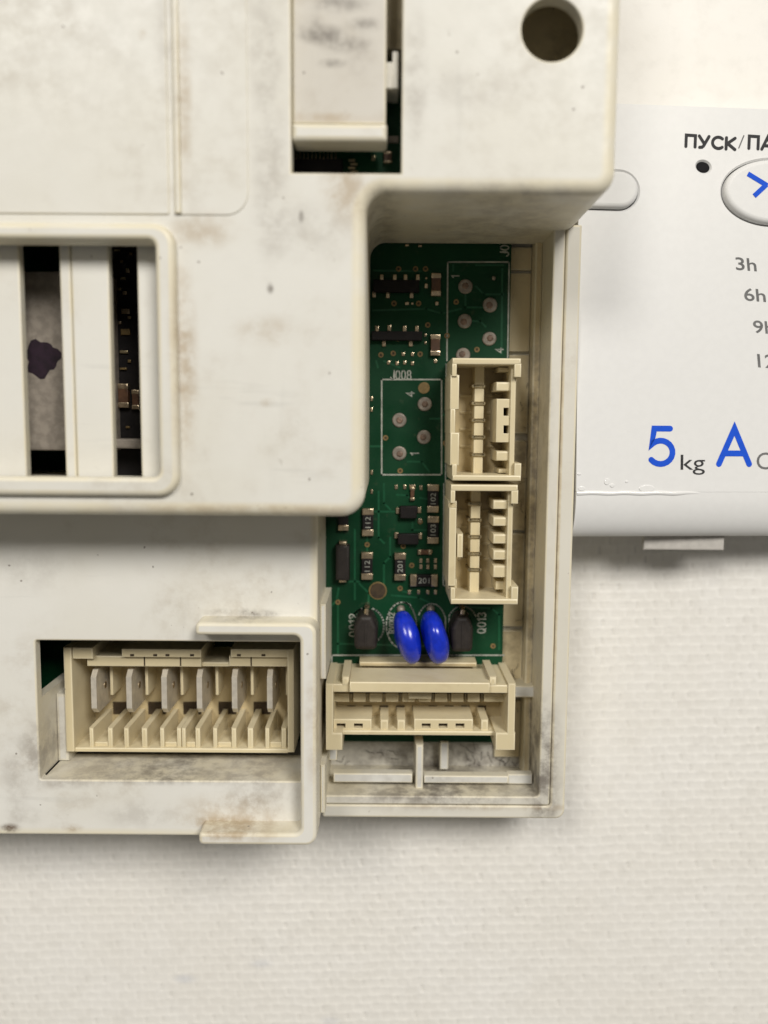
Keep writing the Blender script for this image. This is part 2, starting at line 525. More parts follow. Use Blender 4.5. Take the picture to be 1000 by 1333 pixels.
# ================================================================== the surface
def tablecloth():
    ang = math.radians(-1.6)
    ca, sa = math.cos(ang), math.sin(ang)
    x0, x1, y0, y1, st = -68.0, 74.0, -108.0, -8.0, 0.25
    xs = np.arange(x0, x1 + 1e-6, st); ys = np.arange(y0, y1 + 1e-6, st)
    X, Y = np.meshgrid(xs, ys)
    rng = np.random.default_rng(5)
    def smooth_noise(step, seed):
        r = np.random.default_rng(seed)
        nx, ny = int((x1 - x0) / step) + 3, int((y1 - y0) / step) + 3
        gnd = r.random((ny, nx))
        u, v = (X - x0) / step, (Y - y0) / step
        i, j = u.astype(int), v.astype(int)
        fu, fv = u - i, v - j
        fu, fv = fu * fu * (3 - 2 * fu), fv * fv * (3 - 2 * fv)
        return ((gnd[j, i] * (1 - fu) + gnd[j, i + 1] * fu) * (1 - fv) + (gnd[j + 1, i] * (1 - fu) + gnd[j + 1, i + 1] * fu) * fv)
    U = X * ca - Y * sa + (smooth_noise(3.2, 1) - .5) * .6
    V = X * sa + Y * ca + (smooth_noise(4.0, 2) - .5) * .42
    rp, cp = 1.55, 2.9
    row = np.floor(V / rp).astype(int)
    u = U / cp + (row % 2) * .5 + rng.random(2000)[row % 2000] * .16
    cell = np.floor(u).astype(int)
    fu, fv = u - cell, V / rp - row
    hsh = (np.sin(row * 127.1 + cell * 311.7) * 43758.5453) % 1.0
    hs2 = (np.sin(row * 269.5 + cell * 183.3) * 24634.6345) % 1.0
    du = np.minimum(fu, 1 - fu) * cp; dv = np.minimum(fv, 1 - fv) * rp
    hgt = .025 * (hsh - .5)
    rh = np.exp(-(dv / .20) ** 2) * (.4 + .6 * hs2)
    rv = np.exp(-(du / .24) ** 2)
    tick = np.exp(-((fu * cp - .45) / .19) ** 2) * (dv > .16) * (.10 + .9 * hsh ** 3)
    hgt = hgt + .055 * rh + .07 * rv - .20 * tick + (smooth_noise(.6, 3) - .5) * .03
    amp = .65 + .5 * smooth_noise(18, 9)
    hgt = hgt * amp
    relief_shade = np.clip(.45 + .5 * np.maximum(rh, rv) + .10 * (hs2 - .5) - .8 * tick, 0, 1)  # tint that mimics shading of the relief, not a thread colour
    relief_shade = .5 + (relief_shade - .5) * np.clip(amp, 0, 1)
    fade = np.minimum(np.minimum(X - x0, x1 - X), np.minimum(Y - y0, y1 - Y))
    Z = (hgt - .12) * np.clip(fade / 2, 0, 1)
    ny, nx = X.shape
    vs = np.stack([X, Y, Z], -1).reshape(-1, 3)
    idx = np.arange(nx * ny).reshape(ny, nx)
    q = np.stack([idx[:-1, :-1], idx[:-1, 1:], idx[1:, 1:], idx[1:, :-1]], -1).reshape(-1, 4)
    E = 320.0
    k = len(vs)
    ext = [(-E, -E, 0), (E, -E, 0), (E, E, 0), (-E, E, 0)]
    vs = np.vstack([vs, np.array(ext)])
    a, b_, c, d = idx[0, 0], idx[0, -1], idx[-1, -1], idx[-1, 0]
    faces = q.tolist()
    faces += [[k, k + 1, b_, a], [k + 1, k + 2, c, b_], [k + 2, k + 3, d, c], [k + 3, k, a, d]]
    me = bpy.data.meshes.new('tablecloth')
    me.from_pydata((vs * S).tolist(), [], faces)
    me.polygons.foreach_set('use_smooth', [True] * len(me.polygons))
    at = me.attributes.new('relief_shade', 'FLOAT', 'POINT')
    at.data.foreach_set('value', np.concatenate([relief_shade.reshape(-1), np.full(4, .6)]).astype(np.float32))
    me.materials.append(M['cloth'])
    o = bpy.data.objects.new('tablecloth', me)
    place(o, None, (0, 0, 0))
    o['kind'] = 'structure'
    o['label'] = 'white woven vinyl tablecloth under the circuit module and the panel'
    o['category'] = 'tablecloth'
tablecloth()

# ================================================================== the module
mod = empty('control_module', (-25, 0, 0))
mod['label'] = 'grimy off-white plastic appliance control module with exposed green circuit board and cream connectors'
mod['category'] = 'control module'

ZU, ZL, ZR, ZP = 33.0, 21.0, 14.0, 5.0      # upper cover, lower cover, tray rim, board
XR = 27.1                                    # right flank of the cover
LEFT, TOP = -84.0, 82.0
Yb = P(250, 672, ZU)[1]; Yn = P(600, 251, ZU)[1]; Xn = P(476, 450, ZU)[0]

# ---- upper cover
vx1, vx0 = P(206, 470, ZU)[0], -78.0
vy1, vy0 = P(120, 315, ZU)[1], P(120, 622, ZU)[1]
sx0, sx1, sy0, _ = rect(379, 100, 523, 225, ZU)
hole_c = P(719, 38, ZU)
mb = MB()
outer = rpoly([(LEFT, Yb, 3), (Xn, Yb, 3.0), (Xn, Yn, 2.4), (XR, Yn, 2.6), (XR, TOP, 3), (LEFT, TOP, 3)], 8)
sy0 = P(450, 225, ZU)[1]
slot = [(sx0, sy0), (sx1, sy0), (sx1, 74), (sx0, 74)]
vent = rpoly([(vx0, vy0, .8), (vx1, vy0, .8), (vx1, vy1, .8), (vx0, vy1, .8)], 4)
circ = ellipse(*hole_c, 3.55, 3.55, 40)
plate(mb, outer, ZU, ZP + .15, 1.35, holes=[(slot, ZU - 2.2), (vent, ZU - 2.2), (circ, ZU - 2.2)], nf=5, edge=.6, shell=(2.2, 1.6), hfil=.22)
upper = mb.build('upper_cover', M['upper'], mod)

# raised ring round the vents
rx1 = P(230, 470, ZU + 1)[0]; ry1 = P(120, 289, ZU + 1)[1]; ry0 = P(120, 646, ZU + 1)[1]
ro = rpoly([(vx0 - 2.2, ry0, 2.6), (rx1, ry0, 2.6), (rx1, ry1, 2.6), (vx0 - 2.2, ry1, 2.6)], 8)
w_ = .15
ri = rpoly([(vx0 - w_, vy0 - w_ + .3, .9), (vx1 + w_, vy0 - w_ + .3, .9), (vx1 + w_, vy1 + w_, .9), (vx0 - w_, vy1 + w_, .9)], 8)
mb = MB()
plate(mb, ro, ZU + 1.1, ZU - .3, .75, holes=[(ri, ZU - .3)], nf=5, edge=0, ev=1.0, hfil=.55)
mb.build('vent_ring', M['upper'], upper)

# slats across the vent
zs = 30.0
def slat(x0, x1):
    bx(mbs, x0, x1, vy0 - 1.0, vy1 + 1.0, zs - 1.2, zs, .25)
xs_ = lambda px: P(px, 470, zs)[0]
for a, b_ in ((None, 30), (81, 95.5), (96, 145), (181, 215)):
    mbs = MB()
    slat(vx0 - 1 if a is None else xs_(a), xs_(b_))
    mbs.build('slat', M['upper'], upper)

# ridge and thin raised fields at the top left
mb = MB(); pbox(mb, 223, -160, 232, 277, ZU + .55, ZU - .2, .3)
mb.build('ridge', M['upper'], upper)
x1_, yb_ = P(221, 277, ZU)[0], P(100, 279, ZU)[1]
mb = MB(); plate(mb, rpoly([(LEFT + 4, yb_, .3), (x1_, yb_, .3), (x1_, TOP - 4, .3), (LEFT + 4, TOP - 4, .3)], 3), ZU + .2, ZU - .2, .18, edge=0, ev=.5)
mb.build('raised_field', M['upper'], upper)
x0_, x2_ = P(234, 200, ZU)[0], P(323, 200, ZU)[0]
mb = MB(); plate(mb, rpoly([(x0_, yb_, .2), (x2_, yb_, 2.6), (x2_, TOP - 4, .3), (x0_, TOP - 4, .3)], 8), ZU + .14, ZU - .2, .13, edge=0, ev=.5)
mb.build('raised_field', M['upper'], upper)

# latch tongue in the slot
tx0, tx1, ty0, _ = rect(380.5, 20, 503, 161, 32)
mb = MB(); bx(mb, tx0, tx1, ty0, 73, 29.6, 32, .25)
tongue = mb.build('latch_tongue', M['tongue'], mod)
mb = MB()
lx0, lx1, ly0, ly1 = rect(380, 160, 504, 184, 32.6)
plate(mb, rpoly([(lx0, ly0, .4), (lx1, ly0, .4), (lx1, ly1, .2), (lx0, ly1, .2)], 4), 32.7, 29.0, .6, nf=4, edge=0)
mb.build('latch_lip', M['upper'], tongue)

# ---- lower cover with the connector recess
XL = P(414, 950, ZL)[0]
Ylb = P(150, 1088, ZL)[1]
ox0, ox1, oy0, oy1 = rect(49, 835, 393, 1016, ZL)
mb = MB()
outl = rpoly([(LEFT, Ylb, 1.5), (XL, Ylb, 1.2), (XL, Yb + 4, .2), (LEFT, Yb + 4, .2)], 5)
rec = rpoly([(ox0, oy0, .3), (ox1, oy0, .3), (ox1, oy1, .3), (ox0, oy1, .3)], 3)
plate(mb, outl, ZL, 2.6, .45, holes=[(rec, 19.4)], nf=3, edge=.8, shell=(1.6, 1.5), hfil=.25)
lower = mb.build('lower_cover', M['lower'], mod)
mb = MB(); bx(mb, ox0 + .3, ox1 - .3, oy0 - 1.4, oy0 - .02, 11.5, 19.42, .15)
mb.build('recess_ledge', M['lower'], lower)
mb = MB()
ly = P(60, 903, 18)[1]
bx(mb, ox0 - 1.4, ox0 - .02, oy0, ly, 8, 19.42, .15)
bx(mb, ox0 + .01, ox0 + 1.7, oy0 + .01, ly - 1.2, 8, 14.5, .4)
mb.build('recess_cheek', M['lower'], lower)
# hooked guide rib round the right of the recess
ZB = 24.6
ax0 = P(254, 820, ZB)[0]; ax1 = P(412, 950, ZB)[0]; ay1 = P(330, 811, ZB)[1]; ay0 = P(330, 1101, ZB)[1]
t = 1.75
bi = P(391, 950, ZB)[0]
hook = rpoly([(ax0, ay0, .7), (ax1, ay0, 1.5), (ax1, ay1, 1.5), (ax0, ay1, .7), (ax0, ay1 - t, .5), (bi, ay1 - t, .9), (bi, ay0 + t, .9), (ax0, ay0 + t, .5)], 6)
mb = MB(); plate(mb, hook, ZB, ZL - .3, .5, nf=4, edge=0, draft=.12)
mb.build('guide_rib', M['lower'], lower)
# stop tab on the flank of the lower cover
mb = MB(); bx(mb, XL + .02, XL + .9, P(425, 875, 14)[1], P(425, 780, 14)[1], 4, 17.5, .25)
mb.build('flank_tab', M['lower'], lower)
mb = MB(); bx(mb, XL + .02, XL + .75, ay0 + 1.2, P(420, 985, 14)[1], 2.6, 17.2, .3)
mb.build('flank_tab', M['lower'], lower)

# ---- tray
mb = MB()
YT = -59.0
plate(mb, rpoly([(LEFT, YT + .2, 1), (27.2, YT + .2, 1.5), (27.2, TOP - .3, 1), (LEFT, TOP - .3, 1)], 4), 2.5, .05, .2, edge=0)
tray = mb.build('tray', M['tray'], mod)
xo, xi = 27.6, 25.35
mb = MB()
rimo = rpoly([(XL + .1, YT - .1, .3), (xo, YT - .1, 1.4), (xo, Yn + .9, .2), (xi, Yn + .9, .2), (xi, YT + 2.0, .4), (XL + .1, YT + 2.0, .2)], 5)
plate(mb, rimo, ZR - .25, .06, .35, nf=3, edge=0)
mb.build('outer_rim', M['tray'], tray)
mb = MB()
xi2 = 23.55
rimi = rpoly([(XL + .1, YT + 2.12, .2), (xi - .12, YT + 2.12, .4), (xi - .12, Yn + .9, .2), (xi2, Yn + .9, .2), (xi2, YT + 3.5, .5), (XL + .1, YT + 3.5, .2)], 4)
plate(mb, rimi, ZR, 2.4, .25, nf=3, edge=0)
mb.build('inner_rim', M['tray'], tray)
# stepped rail at the foot of the right wall
mb = MB(); bx(mb, 22.4, xi2 + .02, YT + 3.45, Yn + .8, 2.4, 6.0, .3)
mb.build('rail', M['tray_floor'], tray)
# floor panels beside the board
seams = [(322, 352), (356, 458), (462, 564), (573, 690), (694, 815), (820, 905), (912, 985)]
for a, b_ in seams:
    x0 = 18.2; x1 = 22.35
    y1 = P(680, a, 3)[1]; y0 = P(680, b_, 3)[1]
    mb = MB(); bx(mb, x0, x1, y0, y1, 2.45, 3.3 + random.uniform(0, .25), .18)
    mb.build('floor_panel', M['tray_floor'], tray)
# ribs and ledges in the bottom bay
yb0 = YT + 3.45
def trib(px0, py0, px1, py1, z1, z0=2.45, b=.2, mt='rib', nm='rib'):
    m_ = MB(); pbox(m_, px0, py0, px1, py1, z1, z0, b); m_.build(nm, M[mt], tray)
mb = MB(); x0, x1 = P(541, 1000, 11)[0], P(551, 1000, 11)[0]
bx(mb, x0, x1, yb0, P(545, 962, 9)[1], 2.45, 11.5, .3); mb.build('rib', M['rib'], tray)
trib(573, 966, 584, 1002, 5.5)
trib(434, 1007, 537, 1019, 11.0, 9.4, nm='ledge')
trib(552, 1010, 662, 1020, 11.0, 9.4, nm='ledge')
trib(661, 1008, 693, 1021, 10.2, 8.8, nm='ledge')
trib(428, 975, 439, 990, 9.5)
trib(668, 893, 698, 908, 7.5)

# ---- circuit board
XB = P(660, 600, ZP)[0]
YB = P(560, 966, ZP)[1]
mb = MB(); bx(mb, LEFT + 3, XB, YB, TOP - 3, 3.4, ZP, .05)
board = mb.build('circuit_board', M['pcb'], mod)

def line(mb, pts, w, z=ZP + .03, closed=False):
    """flat printed line through pixel points"""
    q = [Vector(P(*p, z)) for p in pts]
    if closed:
        q.append(q[0])
    for a, b_ in zip(q, q[1:]):
        d = (b_ - a); L = d.length
        if L < 1e-6: continue
        d /= L; n = Vector((-d.y, d.x)) * w / 2
        a2, b2 = a - d * w / 2, b_ + d * w / 2
        mb.add([(*(a2 - n), z), (*(b2 - n), z), (*(b2 + n), z), (*(a2 + n), z)], [(0, 1, 2, 3)])
    return mb
def arc_px(cx, cy, rx, ry, a0, a1, n=14):
    return [(cx + rx * math.cos(math.radians(a0 + (a1 - a0) * k / n)), cy - ry * math.sin(math.radians(a0 + (a1 - a0) * k / n))) for k in range(n + 1)]
def silk(pts, w=.22, closed=False):
    line(MB(), pts, w, closed=closed).build('silkscreen_line', M['silk'], board, smooth=False)
silk([(497, 494), (575, 494), (575, 618), (497, 618)], closed=True)
silk([(583, 341), (663, 341)]); silk([(583, 341), (582, 469)]); silk([(663, 341), (661, 470)])
silk([(581, 474), (580, 628)], .18); silk([(578, 630), (577, 762), (583, 763)], .18)
silk([(656, 853), (432, 853), (432, 866)])
silk(arc_px(478, 815, 22, 24, 70, -60), .25); silk(arc_px(478, 815, 22, 24, 110, 150), .25)
silk(arc_px(524, 814, 21, 30, 60, 250), .22); silk(arc_px(524, 814, 18, 30, 80, 0), .22)
silk(arc_px(562, 814, 19, 28, 150, 20), .22); silk([(580, 806), (580, 835)], .2)
silk(arc_px(602, 815, 20, 26, 150, 30), .22); silk([(585, 805), (585, 830)], .2)
def btext(s, px, py, hpx, rot=0.0, wpx=None, par=None):
    k = (H - ZP) / FPX
    hh = hpx * k * .88
    ww = (wpx * k if wpx else STROKES[s][0] * hh) * .96
    x, y = P(px, py, ZP)
    c_, s_ = math.cos(rot), math.sin(rot)
    x0, y0 = x - (ww / 2) * c_ + (hh / 2) * s_, y - (ww / 2) * s_ - (hh / 2) * c_
    stroke_text(s, M['silk'], par or board, x0, y0, hh, ww, .19, ZP + .03, rot, None, .26)
btext('J008', 522, 488, 12.5, 0, 27)
btext('Q012', 460, 814, 12, math.pi / 2, 31); btext('Q013', 627, 811, 12, math.pi / 2, 28)
btext('RV002', 510, 811, 8, math.pi / 2, 28)
btext('4', 534, 513, 11, math.pi / 2); btext('1', 540, 591, 11, math.pi / 2)
btext('4', 650, 456, 11, math.pi / 2); btext('1', 593, 360, 10, math.pi / 2)
btext('J007', 657, 318, 12, math.pi / 2, 30)

# copper runs under the green mask
tr = MB()
for pts in ([(486, 404), (555, 402), (575, 408), (600, 402)], [(487, 352), (548, 353)], [(531, 601), (549, 601), (559, 614)], [(483, 581), (498, 581)],
            [(488, 666), (517, 666)], [(537, 680), (537, 690), (556, 690)], [(455, 757), (468, 757)], [(441, 766), (438, 782), (430, 790)],
            [(478, 700), (478, 720)], [(500, 470), (520, 478)], [(606, 385), (606, 400), (640, 400)], [(575, 540), (588, 540)], [(500, 630), (500, 655), (508, 663)], [(508, 700), (508, 725), (500, 733), (500, 760)], [(493, 640), (493, 700), (500, 707)], [(590, 345), (590, 352)], [(620, 373), (630, 383), (655, 383)], [(615, 418), (625, 418), (632, 425)], [(654, 350), (653, 460)], [(560, 545), (572, 545)], [(490, 470), (492, 478)], [(462, 690), (462, 780)], [(468, 760), (480, 772), (480, 785)], [(510, 775), (545, 778), (560, 785)], [(600, 790), (640, 792), (650, 800), (650, 845)], [(440, 838), (600, 842)],
            [(525, 770), (535, 772)], [(517, 644), (530, 645), (535, 650)], [(547, 648), (557, 650)], [(440, 780), (440, 850)], [(620, 345), (655, 345)]):
    line(tr, pts, .3, ZP + .012)
tr.build('copper_trace', M['trace'], board, smooth=False)

def disc(px, py, rpx, mat, name, hgt=.12, par=None, dome=True):
    k = (H - ZP) / FPX
    x, y = P(px, py, ZP); r = rpx * k
    m_ = MB()
    plate(m_, ellipse(x, y, r, r * random.uniform(.94, 1.05), 20, random.random()), ZP + hgt, ZP - .05, hgt * .8, nf=3, edge=0)
    return m_.build(name, M[mat], par or board)
for px, py in ((606, 373), (638, 397), (605, 418), (637, 441), (603, 462), (553, 526), (520, 547), (552, 569), (520, 590)):
    d_ = disc(px, py, 9.3, 'solder', 'solder_pad', .22)
    disc(px + random.uniform(-1.5, 1.5), py + random.uniform(-1, 1.5), 4.6, 'stub', 'pin_stub', .34)
disc(552, 505, 7.6, 'gold', 'test_point', .06)
disc(492, 769, 12, 'gold', 'hole_rim', .05); disc(492, 769, 10.6, 'hole', 'board_hole', .07)
def via(px, py, r=3.6):
    k = (H - ZP) / FPX; x, y = P(px, py, ZP)
    m_ = MB(); plate(m_, ellipse(x, y, r * k, r * k, 14), ZP + .07, ZP - .05, .03, holes=[(ellipse(x, y, r * k * .45, r * k * .45, 14), ZP)], nf=1, edge=0)
    m_.add(lift(ellipse(x, y, r * k * .5, r * k * .5, 14), ZP + .02), [tuple(range(14))], 1)
    m_.build('via', [M['gold'], M['hole']], board)
for p in ((478, 709), (525, 711), (536, 736), (521, 766), (547, 679), (513, 395), (545, 395), (594, 393), (519, 350), (541, 350), (554, 350),
          (557, 423), (496, 462), (512, 460), (547, 461), (518, 441), (621, 455), (502, 570), (521, 613), (582, 437), (440, 784), (580, 577), (642, 841)):
    via(*p)
sp_ = disc(643, 362, 2.6, 'solder', 'solder_bead', .25)

def pad(px, py, w, h, mat='endcap', z=.22, name='pad', par=None):
    m_ = MB(); pbox(m_, px - w / 2, py - h / 2, px + w / 2, py + h / 2, ZP + z, ZP - .02, .1); return m_.build(name, M[mat], par or board)
for p in ((506, 472), (517, 473), (527, 472), (537, 473), (530, 395, 5, 4), (537, 395, 3, 3), (569, 395), (525, 461), (537, 461), (567, 470), (530, 319, 5, 3), (547, 320, 5, 3),
          (555, 362, 3, 3), (555, 372, 4, 6), (554, 436, 3, 4), (554, 446, 3, 4)):
    pad(p[0], p[1], p[2] if len(p) > 2 else 4, p[3] if len(p) > 3 else 5)
for p in ((516, 634), (527, 634), (537, 634, 8, 6), (548, 635), (537, 649, 5, 5), (548, 730), (557, 730), (567, 730), (548, 738), (557, 738), (567, 738),
          (533, 771), (545, 771), (557, 771), (567, 771), (484, 640, 3, 6), (484, 615, 3, 6), (484, 533, 3, 6), (484, 519, 3, 6), (561, 718, 4, 4), (546, 718, 3, 6)):
    pad(p[0], p[1], p[2] if len(p) > 2 else 4, p[3] if len(p) > 3 else 6)

def resistor(px, py, w, h, horiz=False, body='black', mark=None, hz=.95):
    """chip resistor: dark body with two tinned end caps"""
    x0, x1, y0, y1 = rect(px - w / 2, py - h / 2, px + w / 2, py + h / 2, ZP + hz)
    c = .24
    m_ = MB()
    if horiz:
        L = x1 - x0; bx(m_, x0 + L * .1, x1 - L * .1, y0 + .06, y1 - .06, ZP, ZP + hz - .06, .08)
    else:
        L = y1 - y0; bx(m_, x0 + .06, x1 - .06, y0 + L * .1, y1 - L * .1, ZP, ZP + hz - .06, .08)
    r = m_.build('chip_resistor', M[body], mod)
    for s in (0, 1):
        m_ = MB()
        if horiz:
            a, b_ = (x0, x0 + L * c) if s == 0 else (x1 - L * c, x1)
            bx(m_, a, b_, y0, y1, ZP - .02, ZP + hz, .16)
        else:
            a, b_ = (y0, y0 + L * c) if s == 0 else (y1 - L * c, y1)
            bx(m_, x0, x1, a, b_, ZP - .02, ZP + hz, .16)
        m_.build('end_cap', M['endcap'], r)
    if mark:
        text(mark, M['silk'], r, 'marking', h=(x1 - x0) * .45 if not horiz else (y1 - y0) * .45, w=L * .40, at=((x0 + x1) / 2, (y0 + y1) / 2), z=ZP + hz - .04, rot=0 if horiz else math.pi / 2)
resistor(568, 370, 13, 30, body='brown'); resistor(567, 449, 13, 28, body='brown')
resistor(564, 649, 15, 37, mark='102'); resistor(564, 690, 15, 36, mark='103')
resistor(479, 680, 15, 36, mark='112'); resistor(478, 737, 15, 36, mark='112'); resistor(521, 738, 15, 36, mark='201')
resistor(552, 756, 36, 16, True, mark='201'); resistor(447, 675, 14, 32)
resistor(537, 643, 6, 18, body='brown', hz=.6); resistor(553, 719, 18, 7, True, body='brown', hz=.6)

def chip(px0, py0, px1, py1, leads, hz=1.2, mat='black'):
    m_ = MB(); pbox(m_, px0, py0, px1, py1, ZP + hz, ZP + .1, .15)
    r = m_.build('chip', M[mat], mod)
    for l in leads:
        w, h = (l[2], l[3]) if len(l) > 2 else (5, 8)
        m_ = MB(); pbox(m_, l[0] - w / 2, l[1] - h / 2, l[0] + w / 2, l[1] + h / 2, ZP + .35, ZP - .02, .12)
        m_.build('lead', M['endcap'], r)
chip(486, 364, 546, 380, [(497, 361), (514, 361), (528, 361), (544, 361), (505, 384), (536, 384), (487, 383)])
chip(484, 431, 550, 443, [(491, 428), (507, 427), (527, 428), (543, 428), (500, 447), (535, 447)])
chip(521, 659, 543, 675, [(518, 665), (546, 664), (547, 678, 5, 6)])
chip(518, 695, 545, 709, [(516, 697), (547, 698)])
# glass-bodied diode lying beside the cover
x0, x1, y0, y1 = rect(437, 710, 455, 756, 7)
m_ = MB()
xc = (x0 + x1) / 2
bx(m_, x0, x1, y0, y1, ZP, 7, .4)
dio = m_.build('diode', M['trans'], mod)
for a, b_ in ((y0 - .45, y0 + .02), (y1 - .02, y1 + .55)):
    m_ = MB(); bx(m_, xc - .6, xc + .6, a, b_, ZP - .02, 6.3, .2); m_.build('end_cap', M['endcap'], dio)

# blue disc varistors standing on their leads
def varistor(px, py, lean, turn):
    cx, cy = P(px, py, 10.0)
    rr, th = 4.1, 1.78
    prof, n = [], 12
    for k in range(n + 1):
        a = -math.pi / 2 + math.pi * k / n
        ca, sa = math.cos(a), math.sin(a)
        prof.append((rr * math.copysign(abs(ca) ** .72, ca) if k not in (0, n) else 0.0, th * math.copysign(abs(sa) ** .8, sa)))
    mat = Matrix.Rotation(turn, 4, 'Z') @ Matrix.Rotation(lean, 4, 'Y') @ Matrix.Rotation(math.pi / 2, 4, 'Y')
    m_ = MB(); ns = 32
    vs = []
    for r, z in prof:
        for k in range(ns):
            t_ = 2 * math.pi * k / ns
            wv = 1 + .025 * math.sin(3 * t_ + px) + .02 * math.sin(5 * t_ + 2 * px) * math.cos(z * 1.3)
            v = mat @ Vector((r * wv * math.cos(t_), r * wv * math.sin(t_), z * (1 + .06 * math.sin(2 * t_ + px))))
            vs.append((v.x + cx, v.y + cy, v.z + 10.0))
    fs = []
    for i in range(n):
        for k in range(ns):
            j = (k + 1) % ns
            fs.append((i * ns + k, i * ns + j, (i + 1) * ns + j, (i + 1) * ns + k))
    m_.add(vs, fs)
    o = m_.build('disc_varistor', M['blue'], mod, sharp=80)
    for dy in (-2.4, 2.6):
        w = mat @ Vector((0, dy, 0))
        m_ = MB(); tube(m_, [(cx + w.x, cy + w.y, 7.5), (cx + w.x, cy + w.y, ZP - .3)], .35)
        m_.build('lead', M['endcap'], o)
    return o
varistor(530, 829, math.radians(6), math.radians(14)); varistor(566, 829, math.radians(5), math.radians(12))
for px, py in ((522, 793), (561, 793)):
    disc(px, py, 5.5, 'solder', 'solder_bead', .8)

# transistors: half-round moulded bodies leaning over the board
def transistor(px, py, w, h, turn):
    x0, x1, y0, y1 = rect(px - w / 2, py - h / 2, px + w / 2, py + h / 2, 9.5)
    m_ = MB()
    wd = x1 - x0
    ol = rpoly([(x0 + .1, y0, .7), (x1 - .1, y0, .7), (x1, y1 - 1.9, .9), (x1 - .85, y1, .7), (x0 + .85, y1, .7), (x0, y1 - 1.9, .9)], 4)
    plate(m_, ol, 9.5, ZP + .5, .7, nf=4, edge=0, draft=.1)
    bx(m_, x0 + wd * .46, x0 + wd * .54, y0 + .6, y1 - 1.2, 9.4, 9.62, .05)
    o = m_.build('transistor', M['trans'], mod)
    m_ = MB(); tube(m_, [((x0 + x1) / 2, y1 - .6, 8.0), ((x0 + x1) / 2 + .15, y1 + .5, 8.0), ((x0 + x1) / 2 + .15, y1 + .75, 6.8), ((x0 + x1) / 2 + .15, y1 + .75, ZP - .2)], .42)
    m_.build('lead', M['endcap'], o)
    for s in (-1, 1):
        m_ = MB(); tube(m_, [((x0 + x1) / 2 + s * 1.1, (y0 + y1) / 2, 6), ((x0 + x1) / 2 + s * 1.1, (y0 + y1) / 2, ZP - .2)], .3); m_.build('lead', M['endcap'], o)
    disc(px + 3, py - h / 2 - 3, 5, 'solder', 'solder_bead', .7)
transistor(476, 824, 31, 45, 0); transistor(602, 826, 29, 47, 0)

